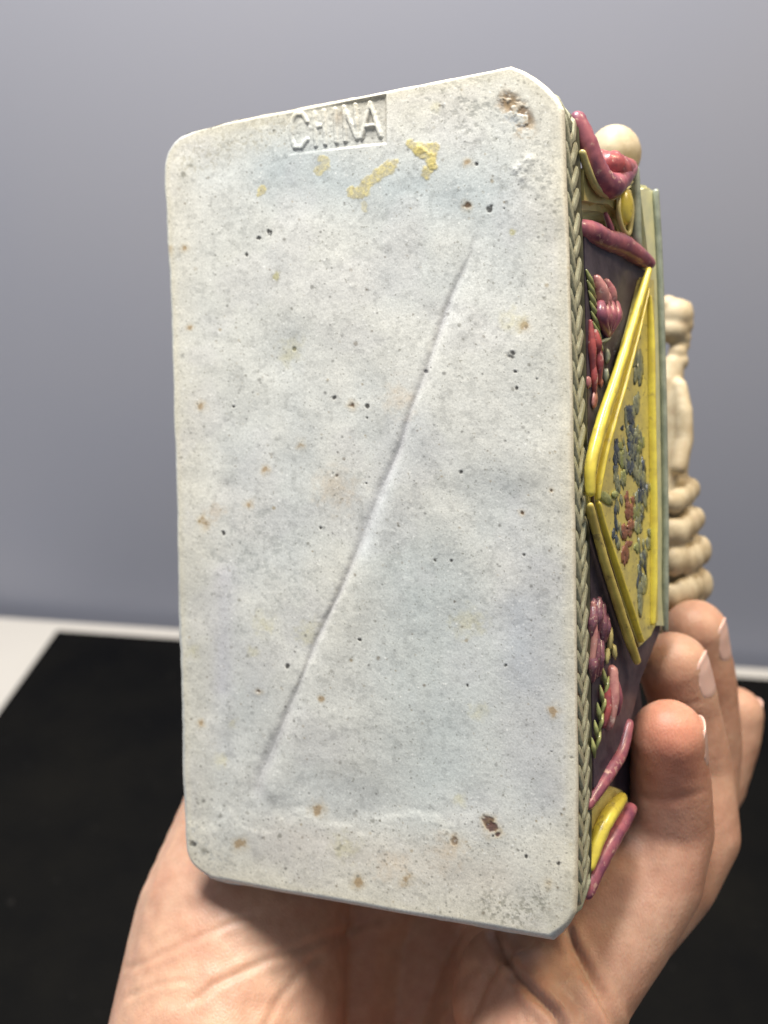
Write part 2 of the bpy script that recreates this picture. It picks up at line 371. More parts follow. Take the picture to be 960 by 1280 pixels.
# darker colour between the letters and along the box edges
d_ = quadmask([(359, 145), (481, 121), (482, 178), (362, 191)], 2.5)
blend(np.clip(boxm * (1 - lettermask) * sstep(400, 470, px) * .22 + sub * boxm * (1 - d_) * .5 * sstep(380, 470, px), 0, 1), (.20, .17, .12))
blend(sub * boxm * np.exp(-((px - 424) / 7) ** 2 - ((py - 147) / 9) ** 2) * .55, (.22, .16, .10))
blend(sub * boxm * np.exp(-((px - 464) / 4) ** 2 - ((py - 150) / 7) ** 2) * .5, (.18, .15, .11))
wtop = sstep(.30, .06, dist) * .5
blend(wtop, (.60, .55, .42))
for arr, lev in ((gfade * np.exp(-((gd) / gw) ** 2) * (gd < 20), .36),): blend(arr * lev, (.36, .34, .36))  # shade of the groove painted into the clay colour
strip = sstep(1.15, .65, dist / be) * np.maximum(botn, leftn * .7) * (.55 + .5 * n_md)
blend(np.clip(strip, 0, 1) * .75, (.34, .39, .45))
base = np.clip(base * np.array([1.08, 1.075, 1.06]), .01, .8)
Hf = H + Hrel * sstep(0, .08, dist)

verts = np.c_[X.ravel(), Y.ravel(), Hf.ravel()] * .01
idx = np.arange(NX * NY).reshape(NY, NX)
# winding so the normal looks to -z (towards the viewer)
q = np.stack([idx[:-1, :-1], idx[1:, :-1], idx[1:, 1:], idx[:-1, 1:]], -1).reshape(-1, 4)
# rim loop for the walls of the slab
loop = np.concatenate([idx[0, :], idx[1:, -1], idx[-1, -2::-1], idx[-2:0:-1, 0]])[::3]
kface = N('bisque_underside')
att = kface.n('ShaderNodeVertexColor', layer_name='clay')
g1 = kface.ramp(kface.noise(2600, 3, .7), [(.33, (.84, .84, .83)), (.62, (1.07, 1.07, 1.06))])
sp = kface.ramp(kface.noise(1500, 2, .5), [(.66, (1, 1, 1)), (.73, (.55, .54, .50))])
c1 = kface.mix(1.0, att.outputs[0], g1, 'MULTIPLY'); c1 = kface.mix(.8, c1, sp, 'MULTIPLY')
rgh = kface.ramp(kface.noise(240, 5, .6), [(.35, (.30,) * 3), (.62, (.52,) * 3)])
kface.set(Base_Color=c1, Roughness=rgh, Subsurface_Weight=.0, Specular_IOR_Level=.5)
kface.bump(kface.noise(1900, 4, .65), .20, .0002)
me = bpy.data.meshes.new('underside')
me.vertices.add(len(verts)); me.vertices.foreach_set('co', verts.ravel())
me.loops.add(q.size); me.loops.foreach_set('vertex_index', q.ravel())
me.polygons.add(len(q)); me.polygons.foreach_set('loop_start', np.arange(0, q.size, 4)); me.polygons.foreach_set('loop_total', np.full(len(q), 4))
me.update(); me.polygons.foreach_set('use_smooth', np.ones(len(q), bool))
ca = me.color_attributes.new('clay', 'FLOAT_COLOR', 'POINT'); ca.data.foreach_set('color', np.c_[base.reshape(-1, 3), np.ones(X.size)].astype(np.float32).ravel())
me.materials.append(kface.m); me.validate()
tag(link(bpy.data.objects.new('underside', me), fig), 'pale unglazed underside with rust specks and a pressed name box')

# slab walls: rim loop pulled back, olive glaze on the side band
kband = glaze('olive_glaze', (.085, .08, .04), (.05, .048, .025), .4, 500, coat=.2)
kpale = glaze('pale_glaze', (.44, .47, .47), (.34, .38, .40), .35, 350, coat=.4)
RV = verts[loop]; n = len(loop); cen = RV.mean(0)
def inset(P_, d):
    t = np.roll(P_, -1, 0) - np.roll(P_, 1, 0); nrm = np.c_[t[:, 1], -t[:, 0]]; nrm /= np.linalg.norm(nrm, axis=1)[:, None] + 1e-12
    s_ = np.sign(((P_[:, :2] - cen[:2]) * nrm).sum(1)).mean(); o = P_.copy(); o[:, :2] -= nrm * d * (1 if s_ > 0 else -1); return o
prof = [(0, -1), (-.00002, .0011), (0.00001, .0013), (.00040, .0014), (.00045, .0104), (-.0001, .0106), (-.0001, .0112), (.0012, .0116)]
vs = []; 
for k_, (d, z) in enumerate(prof):
    r_ = inset(RV, d) if d else RV.copy()
    if z >= 0: r_[:, 2] = np.maximum(z, RV[:, 2] + 1e-4 * k_)
    vs.append(r_)
vs = np.vstack(vs); fcs = []
for k_ in range(len(prof) - 1):
    for i in range(n):
        j = (i + 1) % n; fcs.append((k_ * n + i, k_ * n + j, (k_ + 1) * n + j, (k_ + 1) * n + i))
fcs.append(tuple(range((len(prof) - 1) * n, len(prof) * n)))
sl = mesh_obj('base_slab', vs, fcs, kpale, fig)
sl.data.materials.append(kband); sl.data.materials.append(kface.m)
ca = sl.data.color_attributes.new('clay', 'FLOAT_COLOR', 'POINT'); ca.data.foreach_set('color', np.tile([.56, .53, .43, 1], len(vs)).astype(np.float32))
co = np.array([v.co for v in sl.data.vertices])
for p in sl.data.polygons:
    k_ = p.index // n
    c0 = co[list(p.vertices)].mean(0)
    xside = c0[0] > .01 * (XB - 1.4)
    p.material_index = 2 if k_ <= 1 and (xside or c0[1] < 0) else (1 if (xside and k_ < 7) else 0)
tag(sl, 'slab edge with a pale rim and an olive recessed band')

# braid leaves pressed on the long side and round its two cut corners
kleaf = glaze('leaf_glaze', (.44, .44, .32), (.32, .325, .22), .5, 1300, speck=(.12, .11, .07), coat=.08)
def leaf_mesh(flip):
    # local: u along the slab edge, v across the band, w outwards; a slanted lens, domed
    nu, nv = 6, 6; V_ = []; F_ = []
    for i in range(nu + 1):
        t = i / nu
        for j in range(nv + 1):
            s_ = j / nv * 2 - 1
            wd = .120 * (math.sin(math.pi * (.06 + .90 * t)) ** .45)
            L_ = (t - .5) * .78
            uu = L_ * .74 + s_ * wd * .66; vv = L_ * .66 - s_ * wd * .74
            ww = .010 * (1 - abs(s_) ** 4) * (math.sin(math.pi * (.06 + .88 * t)) ** .4) - .016 + .006 * t
            if i in (0, nu) or j in (0, nv): ww = -.07
            V_.append((uu, vv * flip, ww))
    for i in range(nu):
        for j in range(nv):
            a0 = i * (nv + 1) + j; f = (a0, a0 + 1, a0 + nv + 2, a0 + nv + 1); F_.append(f if flip > 0 else f[::-1])
    me = bpy.data.meshes.new('braid_leaf'); me.from_pydata([tuple(x * .01 for x in v) for v in V_], [], F_); me.update()
    me.polygons.foreach_set('use_smooth', [True] * len(me.polygons)); me.materials.append(kleaf); return me
LM = {1: leaf_mesh(1), -1: leaf_mesh(-1)}
# path of the outer wall along the right side
rim = inset(RV, -.00005); sel = [i for i in range(n) if rim[i, 0] * 100 > XB - .95 and rim[i, 1] * 100 > ytop + .16 and rim[i, 1] * 100 < ybot - .16]
path = rim[sel]; o_ = np.argsort(path[:, 1]); path = path[o_][:, :2] * 100
sd = np.r_[0, np.cumsum(np.hypot(*np.diff(path, axis=0).T))]
pitch = .42; cnt = int(sd[-1] / pitch)
for i in range(1, cnt):
    s0 = i * pitch
    for side in (1, -1):
        s1 = s0 + (.5 * pitch if side < 0 else 0) + random.uniform(-.03, .03)
        if s1 > sd[-1] - .12: continue
        c0 = np.array([np.interp(s1, sd, path[:, k_]) for k_ in (0, 1)]); c1_ = np.array([np.interp(s1 + .25, sd, path[:, k_]) for k_ in (0, 1)]); cm = np.array([np.interp(s1 - .25, sd, path[:, k_]) for k_ in (0, 1)])
        t = c1_ - cm; t /= np.linalg.norm(t); nr = np.array([t[1], -t[0]])
        if nr[0] < 0: nr = -nr
        o = bpy.data.objects.new('braid_leaf', LM[side]); link(o, fig)
        zc = .595 - side * .228 + random.uniform(-.01, .01)
        m4 = Matrix(((t[0], 0, nr[0], c0[0] * .01 - nr[0] * .0000), (t[1], 0, nr[1], c0[1] * .01), (0, 1, 0, zc * .01), (0, 0, 0, 1)))
        m4[2][1] = 1
        o.matrix_local = m4 @ Matrix.Rotation(random.uniform(-.09, .09), 4, 'Z') @ Matrix.Diagonal((random.uniform(.93, 1.08), random.uniform(.95, 1.05), random.uniform(.8, 1.2), 1))
print('leaves', cnt * 2)

# ------------------------------------------------------------------ couch above the slab
aub = glaze('aubergine_glaze', (.070, .055, .072), (.034, .024, .038), .5, 260, coat=.08)
rose = glaze('rose_glaze', (.36, .11, .13), (.19, .055, .09), .40, 260, speck=(.46, .26, .22), coat=.2)
red = glaze('red_glaze', (.40, .08, .075), (.22, .05, .06), .40, 400, speck=(.5, .32, .27), coat=.2)
pinkm = glaze('pink_glaze', (.50, .24, .21), (.33, .11, .12), .38, 350, speck=(.62, .45, .4), coat=.25)
yel = glaze('yellow_glaze', (.80, .67, .09), (.60, .48, .07), .34, 200, speck=(.50, .40, .08), coat=.35)
must = glaze('mustard_glaze', (.66, .56, .15), (.52, .45, .15), .32, 380, speck=(.30, .26, .10), coat=.5)
ochre = glaze('cream_yellow_glaze', (.58, .50, .20), (.42, .36, .14), .4, 300, coat=.3)
celad = glaze('pale_green_glaze', (.68, .66, .38), (.56, .57, .36), .33, 260, coat=.5)
greeny = glaze('green_edge_glaze', (.34, .37, .28), (.22, .25, .19), .35, 300, coat=.4)
leafg = glaze('leaf_green_glaze', (.36, .37, .14), (.22, .25, .09), .35, 600, coat=.4)
slate = glaze('slate_blue_glaze', (.085, .105, .135), (.035, .045, .06), .3, 500, coat=.5)
brown = glaze('brown_line', (.10, .055, .02), (.05, .03, .015), .5, 500, coat=.1)
bisq = glaze('cream_bisque', (.54, .45, .30), (.42, .33, .20), .55, 200, speck=(.45, .34, .22), coat=.0)

def tube(name, pts, rad, mat, parent=fig, seg=12, flat=1.0, wob=.04, collect=None, sub=7):
    """smooth closed tube through local centimetre points, radii in cm"""
    pts = [np.array(p, float) for p in pts]; rad = list(rad) if hasattr(rad, '__len__') else [rad] * len(pts)
    PP = []; RR = []
    for i in range(len(pts) - 1):                       # catmull-rom
        p0, p1, p2, p3 = pts[max(i - 1, 0)], pts[i], pts[i + 1], pts[min(i + 2, len(pts) - 1)]
        for k in range(sub):
            t = k / sub
            PP.append(.5 * ((2 * p1) + (-p0 + p2) * t + (2 * p0 - 5 * p1 + 4 * p2 - p3) * t * t + (-p0 + 3 * p1 - 3 * p2 + p3) * t ** 3)); RR.append(rad[i] * (1 - t) + rad[i + 1] * t)
    PP.append(pts[-1]); RR.append(rad[-1])
    # rounded ends
    d0 = PP[0] - PP[1]; d0 /= np.linalg.norm(d0); d1 = PP[-1] - PP[-2]; d1 /= np.linalg.norm(d1)
    for e in (.5, .85, .99): PP.insert(0, PP[0] + d0 * RR[0] * .0) if False else None
    ring_p = [(PP[0] + d0 * RR[0] * math.sin(a), RR[0] * math.cos(a)) for a in (1.45, 1.0, .5)] + list(zip(PP, RR)) + [(PP[-1] + d1 * RR[-1] * math.sin(a), RR[-1] * math.cos(a)) for a in (.5, 1.0, 1.45)]
    V_ = []; F_ = []; up = None
    for i, (p, r_) in enumerate(ring_p):
        a_ = ring_p[max(i - 1, 0)][0]; b_ = ring_p[min(i + 1, len(ring_p) - 1)][0]; t = b_ - a_; t = t / (np.linalg.norm(t) + 1e-9)
        if up is None: up = np.cross(t, [0.3, .2, 1]) 
        up = up - t * (up @ t); up /= np.linalg.norm(up); bn = np.cross(t, up)
        for k in range(seg):
            an = 2 * math.pi * k / seg; rr = r_ * (1 + random.uniform(-wob, wob))
            V_.append((p + (up * math.cos(an) + bn * math.sin(an) * flat) * rr) * .01)
    for i in range(len(ring_p) - 1):
        for k in range(seg):
            k2 = (k + 1) % seg; F_.append((i * seg + k, i * seg + k2, (i + 1) * seg + k2, (i + 1) * seg + k))
    F_.append(tuple(range(seg))[::-1]); F_.append(tuple((len(ring_p) - 1) * seg + k for k in range(seg)))
    if collect is not None:
        b_ = len(collect[0]); collect[0].extend(V_); collect[1].extend([tuple(x + b_ for x in f) for f in F_]); return None
    return mesh_obj(name, V_, F_, mat, parent)
def merge(name, col, mat, parent=fig): return mesh_obj(name, col[0], col[1], mat, parent)
def blob(c, r3, axes=None, nu=14, nv=9, wob=.03, collect=None, name=None, mat=None, parent=fig):
    V_ = []; F_ = []; ax = axes if axes is not None else np.eye(3)
    for j in range(nv + 1):
        ph = math.pi * j / nv
        for i in range(nu):
            th = 2 * math.pi * i / nu; w_ = 1 + random.uniform(-wob, wob)
            l = np.array([math.sin(ph) * math.cos(th) * r3[0], math.sin(ph) * math.sin(th) * r3[1], math.cos(ph) * r3[2]]) * w_
            V_.append((np.array(c) + l @ ax) * .01)
    for j in range(nv):
        for i in range(nu): F_.append((j * nu + i, j * nu + (i + 1) % nu, (j + 1) * nu + (i + 1) % nu, (j + 1) * nu + i))
    if collect is not None:
        b_ = len(collect[0]); collect[0].extend(V_); collect[1].extend([tuple(x + b_ for x in f) for f in F_]); return None
    return mesh_obj(name, V_, F_, mat, parent)
def slab_px(name, poly, off, thick, mat, sl_=SL, parent=fig, bev=.05):
    """flat-ish plate lying on the flared long side; its outline given in picture points, real thickness going inwards"""
    o_ = [locS(x, y, off, sl_) for x, y in poly]; nrm = np.array([1, 0, -sl_]); nrm /= np.linalg.norm(nrm)
    bm = bmesh.new(); a_ = [bm.verts.new(p * .01) for p in o_]; b_ = [bm.verts.new((p - nrm * thick) * .01) for p in o_]
    bm.faces.new(a_); bm.faces.new(b_[::-1])
    for i in range(len(a_)): bm.faces.new((a_[i], b_[i], b_[(i + 1) % len(a_)], a_[(i + 1) % len(a_)]))
    bmesh.ops.recalc_face_normals(bm, faces=bm.faces[:])
    if bev: bmesh.ops.bevel(bm, geom=[e for e in bm.edges], offset=bev * .01, segments=2, affect='EDGES', clamp_overlap=True)
    me = bpy.data.meshes.new(name); bm.to_mesh(me); bm.free(); me.materials.append(mat)
    return link(bpy.data.objects.new(name, me), parent)
def lbox(name, x0, x1, y0, y1, z0, z1, mat, bev=.1):
    bm = bmesh.new(); bmesh.ops.create_cube(bm, size=1)
    for v in bm.verts: v.co = Vector(((x0 + x1) / 2 + v.co.x * (x1 - x0), (y0 + y1) / 2 + v.co.y * (y1 - y0), (z0 + z1) / 2 + v.co.z * (z1 - z0))) * .01
    bmesh.ops.bevel(bm, geom=bm.edges[:], offset=bev * .01, segments=3, affect='EDGES')
    me = bpy.data.meshes.new(name); bm.to_mesh(me); bm.free(); me.materials.append(mat)
    return link(bpy.data.objects.new(name, me), fig)
ax_side = np.array([[0, 1, 0], [SL, 0, 1], [1, 0, -SL]], float); ax_side /= np.linalg.norm(ax_side, axis=1)[:, None]   # along, up, outwards
def Sp(x, y, off=0.0): return locS(x, y, off)
core_h = Sp(826, 500)[2]
print('seat height', core_h, 'x', Sp(826, 500)[0], 'ends', Sp(812, 235), Sp(826, 900))
lbox('couch_core', -XB + .6, XB - .9, -5.2, 6.4, TH - .05, core_h - .4, aub, .3)
slab_px('apron_panel', [(729, 292), (752, 300), (790, 322), (814, 342), (826, 350), (830, 560), (826, 790), (802, 850), (782, 935), (760, 970), (741, 990), (737, 760), (733, 500)], 0, .6, aub)
slab_px('dark_gap_plate', [(742, 975), (770, 930), (800, 850), (806, 900), (802, 1010), (780, 1050), (742, 1060)], -.45, .5, aub)  # dark plate added to fill the shaded gap beside the foot
# seat with its pale edge
x_s = Sp(828, 500)[0]
slab_px('seat_edge', [(797, 232), (805, 229), (815, 231), (823, 241), (827, 330), (831, 470), (834, 640), (834, 788), (818, 788), (817, 560), (811, 345)], .10, .8, celad, bev=.10)
tube('seat_rim', [Sp(820, 240, .16), Sp(825, 330, .16), Sp(829, 470, .16), Sp(832, 640, .16), Sp(832, 740, .16), Sp(832, 786, .1)], .065, greeny)
yA = Sp(812, 232)[1]; yB = 2.75
lbox('seat', -XB - .3, x_s - .05, yA + .25, yB, core_h - .75, core_h + .3, celad, .2)
# cloth hanging over the long side: mustard field, double ridge, flowers
slab_px('cloth', [(737, 604), (752, 540), (770, 480), (790, 410), (806, 346), (819, 346), (822, 560), (824, 776), (814, 798), (799, 812), (780, 770), (760, 705), (742, 645)], .16, .2, must, bev=.06)
tube('cloth_piping', [Sp(811, 338, .24), Sp(799, 378, .22), Sp(783, 430, .22), Sp(768, 478, .22), Sp(754, 520, .22), Sp(744, 556, .22), Sp(738, 586, .22), Sp(738, 615, .22)], [.065, .085, .095, .105, .11, .115, .11, .09], yel)
yel2 = glaze('old_gold_glaze', (.64, .52, .13), (.44, .34, .08), .32, 220, speck=(.22, .16, .05), coat=.3)
tube('cloth_piping', [Sp(738, 632, .22), Sp(743, 655, .2), Sp(755, 700, .2), Sp(770, 748, .2), Sp(786, 798, .2), Sp(796, 826, .2)], [.06, .08, .09, .095, .10, .08], yel2)
tube('piping_line', [Sp(808, 352, .20), Sp(790, 418, .20), Sp(772, 478, .2), Sp(757, 528, .2), Sp(747, 568, .2), Sp(742, 605, .2), Sp(741, 628, .2), Sp(749, 662, .2), Sp(764, 710, .2), Sp(778, 756, .2), Sp(796, 808, .2)], .035, brown, flat=.6)
tube('inner_piping', [Sp(810, 362, .2), Sp(796, 420, .2), Sp(780, 480, .2), Sp(765, 532, .2), Sp(755, 570, .2), Sp(748, 607, .2), Sp(747, 622, .2)], [.05, .07, .08, .085, .08, .08, .06], yel, flat=.7)
tube('inner_piping', [Sp(748, 630, .2), Sp(756, 662, .2), Sp(770, 706, .2), Sp(785, 752, .2), Sp(801, 800, .2)], [.06, .07, .08, .08, .07], yel, flat=.7)
tube('cloth_border', [Sp(812, 372, .2), Sp(814, 430, .22), Sp(815, 520, .22), Sp(817, 640, .22), Sp(817, 730, .22), Sp(816, 778, .2)], [.05, .085, .09, .09, .085, .06], yel, flat=.6)
def flower(name, pts, mat, off=.185, rel=.035, wob=.2):
    c = ([], [])
    for (x, y, w_, h_) in pts:                # size in picture points, converted on the side plane
        p = Sp(x, y, off); a1 = Sp(x + w_, y, off); a2 = Sp(x, y + h_, off); an = random.uniform(-.35, .35); ca_, sa_ = math.cos(an), math.sin(an)
        ax = np.array([ax_side[0] * ca_ + ax_side[1] * sa_, ax_side[1] * ca_ - ax_side[0] * sa_, ax_side[2]])
        blob(p, (np.linalg.norm(a2 - p), np.linalg.norm(a1 - p), rel), ax, 12, 7, wob, collect=c)
    return merge(name, c, mat)
def spray(name, cx, cy, sx, sy, n_, mat, w0=2.2, h0=6):
    return flower(name, [(cx + random.gauss(0, sx), cy + random.gauss(0, sy), w0 * random.uniform(.5, 1.5), h0 * random.uniform(.5, 1.6)) for _ in range(n_)], mat, .166, .009, .45)
slate2 = glaze('grey_green_wash', (.30, .31, .18), (.17, .19, .14), .35, 900, coat=.4)
redwash = glaze('russet_wash', (.30, .12, .06), (.20, .09, .06), .35, 900, coat=.4)
spray('cloth_wash', 798, 480, 3.5, 34, 16, slate2, 2.4, 10); spray('cloth_wash', 788, 560, 7, 30, 26, slate2, 2.0, 8); spray('cloth_wash', 800, 640, 5, 45, 26, slate2, 2.0, 8); spray('cloth_wash', 801, 735, 4, 26, 16, slate2, 2.0, 8)
spray('cloth_wash', 771, 620, 3, 34, 14, slate2, 1.8, 9)
spray('cloth_flower', 787, 524, 3.2, 10, 12, slate, 2.6, 6); spray('cloth_flower', 789, 560, 3.6, 12, 14, slate, 2.6, 7); spray('cloth_flower', 790, 582, 2.0, 8, 6, slate, 2.2, 7)
spray('cloth_flower', 804, 612, 2.6, 14, 12, slate, 2.0, 7); spray('cloth_flower', 771, 575, 1.8, 18, 9, slate, 1.8, 8); spray('cloth_flower', 770, 655, 1.8, 14, 7, slate, 1.6, 8); spray('cloth_flower', 802, 710, 2.2, 14, 9, slate, 1.8, 7)
spray('cloth_blossom', 787, 640, 2.6, 10, 12, redwash, 2.6, 6); spray('cloth_blossom', 785, 672, 3.2, 12, 14, redwash, 2.6, 6); spray('cloth_blossom', 782, 700, 1.6, 8, 6, redwash, 1.8, 6)
spray('cloth_leaf', 779, 585, 2.4, 22, 9, leafg, 2.4, 5); spray('cloth_leaf', 797, 660, 3, 26, 9, leafg, 2.2, 5); spray('cloth_leaf', 799, 560, 3, 18, 8, leafg, 2.0, 5)
flower('cloth_leaf', [(757, 622, 9, 7), (769, 618, 4, 5)], leafg, .18, .03)
# flowers in relief on the dark panel, upper group
def petal(name, p0, p1, w0, w1, mat, off=.03, seg=10, flat=.8):
    a_, b_ = Sp(*p0, off), Sp(*p1, off); m_ = (a_ + b_) / 2 + ax_side[2] * .05
    return tube(name, [a_, m_, b_], [w0, (w0 + w1) / 2 * 1.15, w1], mat, seg=seg, flat=flat, sub=4)
petal('petal', (746, 350), (751, 378), .10, .15, pinkm); petal('petal', (758, 354), (762, 380), .09, .13, pinkm); petal('petal', (754, 362), (757, 384), .07, .1, pinkm)
c_ = ([], [])
for x in (751, 757, 763, 769): tube('', [Sp(x, 381, .08), Sp(x + .5, 396, .12), Sp(760, 420, .04)], [.09, .13, .05], None, collect=c_, sub=4)
merge('flower_cup', c_, rose)
c_ = ([], [])
for i in range(7): 
    y = 338 + i * 13; tube('', [Sp(733 + i * 1.6, y, .02), Sp(738 + i * 1.7, y + 12, .05), Sp(743 + i * 1.7, y + 22, .01)], [.02, .055, .02], None, collect=c_, sub=3, seg=8)
merge('leaf_spray', c_, leafg)
c_ = ([], [])
for (x0, y0, x1, y1, r_) in ((738, 402, 741, 470, .08), (743, 410, 748, 448, .1), (747, 425, 749, 478, .09), (741, 450, 743, 492, .07)): tube('', [Sp(x0, y0, .02), Sp((x0 + x1) / 2 + 1, (y0 + y1) / 2, .06), Sp(x1, y1, .02)], [.04, r_, .04], None, collect=c_, sub=4, seg=8)
merge('petal', c_, red)
flower('bud', [(736, 478, 3, 8), (743, 500, 3, 12), (751, 478, 2, 6)], pinkm, .03)
flower('scroll_leaf', [(757, 425, 7, 2.5), (759, 445, 2, 9), (758, 470, 2, 11)], greeny, .04, .05)
# lower group
c_ = ([], [])
for (x0, y0, x1, y1) in ((742, 752, 739, 800), (748, 750, 746, 790), (753, 756, 752, 806), (745, 790, 744, 845), (757, 770, 756, 800), (741, 812, 740, 850), (750, 800, 748, 842)): tube('', [Sp(x0, y0, .0), Sp((x0 + x1) / 2, (y0 + y1) / 2, .05), Sp(x1, y1, .0)], [.07, .11, .06], None, collect=c_, sub=4, seg=8, wob=.15)
merge('purple_flower', c_, glaze('purple_flower_glaze', (.24, .09, .11), (.15, .06, .09), .35, 900, speck=(.5, .38, .3)))
petal('petal', (741, 755), (739, 830), .05, .07, pinkm)
petal('petal', (764, 840), (760, 905), .14, .12, pinkm); petal('petal', (768, 855), (770, 890), .11, .08, rose); petal('petal', (757, 862), (754, 905), .10, .08, red)
c_ = ([], [])
for i in range(9):
    y = 838 + i * 11; x = 758 - i * 1.7
    sg = 1 if i % 2 else -1
    tube('', [Sp(x + 4.5 * sg, y - 3, .03), Sp(x + 2.2 * sg, y + 9, .07), Sp(x - 1, y + 21, .03)], [.015, .05, .02], None, collect=c_, sub=3, seg=8)
merge('leaf_spray', c_, leafg)
flower('scroll_leaf', [(763, 800, 2, 14), (759, 820, 2, 10), (768, 815, 2, 10)], ochre, .06, .05)
# end scrolls and feet, upper end
tube('lower_rail', [Sp(725, 286, -.1), Sp(740, 291, -.02), Sp(757, 300, .0), Sp(776, 306, .02), Sp(795, 318, .06), Sp(812, 329, .10)], [.17, .21, .20, .22, .19, .12], rose, seg=16)
petal('rail_tip', (763, 305), (757, 268), .08, .05, rose, -.12)
tube('upper_rail', [Sp(722, 150, -.1), Sp(733, 178, .0), Sp(742, 205, .05), Sp(752, 225, .08), Sp(765, 232, .1), Sp(778, 222, .1), Sp(790, 211, .08)], [.16, .19, .21, .23, .24, .20, .12], rose, seg=16)
tube('upper_rail_bead', [Sp(751, 200, -.1), Sp(762, 208, .0), Sp(774, 213, 0), Sp(788, 208, .0)], [.20, .30, .28, .14], red, seg=14)
slab_px('foot_panel', [(726, 192), (738, 218), (750, 238), (765, 243), (778, 236), (791, 222), (795, 240), (794, 300), (785, 305), (775, 275), (760, 263), (745, 262), (727, 258)], -.08, .9, ochre, bev=.12)
tube('foot_piping', [Sp(728, 192, .02), Sp(736, 215, .04), Sp(746, 235, .05), Sp(758, 244, .06), Sp(770, 242, .06), Sp(780, 232, .05), Sp(787, 228, .04)], .075, ochre, flat=.8)
blob(Sp(781, 258, .05), (.36, .22, .16), ax_side, name='yellow_boss', mat=yel)
tube('boss_ring', [Sp(776, 240, .0), Sp(773, 262, .03), Sp(778, 285, .02), Sp(786, 292, .0), Sp(790, 262, .03), Sp(786, 240, .0)], .05, ochre)
tube('corner_post', [Sp(794, 212, .05), Sp(795, 250, .05), Sp(796, 300, .05), Sp(800, 318, .02)], [.08, .10, .1, .06], greeny)
# lower end, mostly hidden by the fingers
tube('lower_rail', [Sp(735, 1006, -.05), Sp(750, 982, -.02), Sp(762, 963, .0), Sp(776, 940, .02), Sp(786, 905, .02)], [.10, .14, .15, .14, .10], rose)
slab_px('foot_panel', [(738, 1010), (752, 992), (770, 984), (784, 990), (790, 1010), (772, 1040), (755, 1070), (742, 1100), (738, 1100)], -.2, .9, ochre, bev=.1)
tube('foot_piping', [Sp(737, 1082, -.1), Sp(750, 1042, -.06), Sp(762, 1018, -.04), Sp(777, 998, -.06)], [.11, .15, .16, .12], yel)
tube('upper_rail', [Sp(734, 1116, -.1), Sp(750, 1077, -.05), Sp(766, 1047, .0), Sp(788, 1012, .0)], [.13, .17, .18, .14], rose)
# rounded cream ends
def head_ball():
    blob(loc(768, 193, 21.3), (.56, .60, .62), name='cream_knob', mat=bisq, nu=28, nv=18, wob=0)
head_ball()

# seated cream figure on the couch: blobs fused into one surface
def remesh_blobs(name, spheres, vox, mat, parent, smooth_it=6, inv=None):
    """spheres: (x,y,z,rx,ry,rz) in centimetres of the parent's frame"""
    bm = bmesh.new(); tpl = bmesh.new(); bmesh.ops.create_icosphere(tpl, subdivisions=3, radius=1)
    tv = np.array([v.co for v in tpl.verts]); tf = [[v.index for v in f.verts] for f in tpl.faces]; tpl.free(); bm.free()
    nv_ = len(tv); VV = []; FF = []
    for k_, s_ in enumerate(spheres):
        VV.append((tv * np.array(s_[3:6]) + np.array(s_[:3])) * .01); FF.extend([(f[0] + k_ * nv_, f[1] + k_ * nv_, f[2] + k_ * nv_) for f in tf])
    me = bpy.data.meshes.new(name); VV = np.vstack(VV); me.from_pydata(VV.tolist(), [], FF); me.update()
    o = bpy.data.objects.new(name, me); C.objects.link(o)
    m = o.modifiers.new('r', 'REMESH'); m.mode = 'VOXEL'; m.voxel_size = vox
    if smooth_it: sm = o.modifiers.new('s', 'SMOOTH'); sm.factor = .5; sm.iterations = smooth_it
    dg = bpy.context.evaluated_depsgraph_get(); me2 = bpy.data.meshes.new_from_object(o.evaluated_get(dg))
    o.modifiers.clear(); o.data = me2; me2.name = name; bpy.data.meshes.remove(me)
    me2.materials.clear(); me2.materials.append(mat); me2.polygons.foreach_set('use_smooth', [True] * len(me2.polygons))
    if parent is not None: o.parent = parent
    return o
def chain(pts, step=.25):
    out = []
    for p, q_ in zip(pts[:-1], pts[1:]):
        p = np.array(p, float); q_ = np.array(q_, float); L_ = np.linalg.norm(p[:3] - q_[:3]); n_ = max(1, int(L_ / (step * min(p[3], q_[3]))))
        for i in range(n_): v = p + (q_ - p) * i / n_; out.append((*v[:3], v[3], v[3], v[3]))
    v = np.array(pts[-1], float); out.append((*v[:3], v[3], v[3], v[3])); return out
def fz(x, y, rpx, Z): p = loc(x, y, Z); return (*p, rpx / FPX * Z)
sp_ = []
ZF = 25.0
for (x, y, r_) in ((846, 394, 21), (852, 406, 15), (842, 412, 19), (858, 384, 8), (835, 382, 13), (860, 408, 6), (853, 422, 11), (856, 432, 7), (847, 440, 12), (850, 452, 11)): p = fz(x, y, r_, ZF); sp_.append((*p, p[3], p[3], p[3]))
sp_ += chain([fz(842, 455, 13, ZF), fz(834, 478, 20, ZF + .1), fz(838, 510, 26, ZF + .2), fz(840, 548, 25, ZF + .2), fz(836, 590, 23, ZF + .2), fz(834, 625, 28, ZF + .3), fz(836, 680, 36, ZF + .4), fz(838, 740, 41, ZF + .4), fz(836, 820, 43, ZF + .4)])
sp_ += chain([fz(850, 482, 9, ZF - .3), fz(855, 515, 11, ZF - .4), fz(856, 550, 11, ZF - .4), fz(848, 584, 11, ZF - .5)])
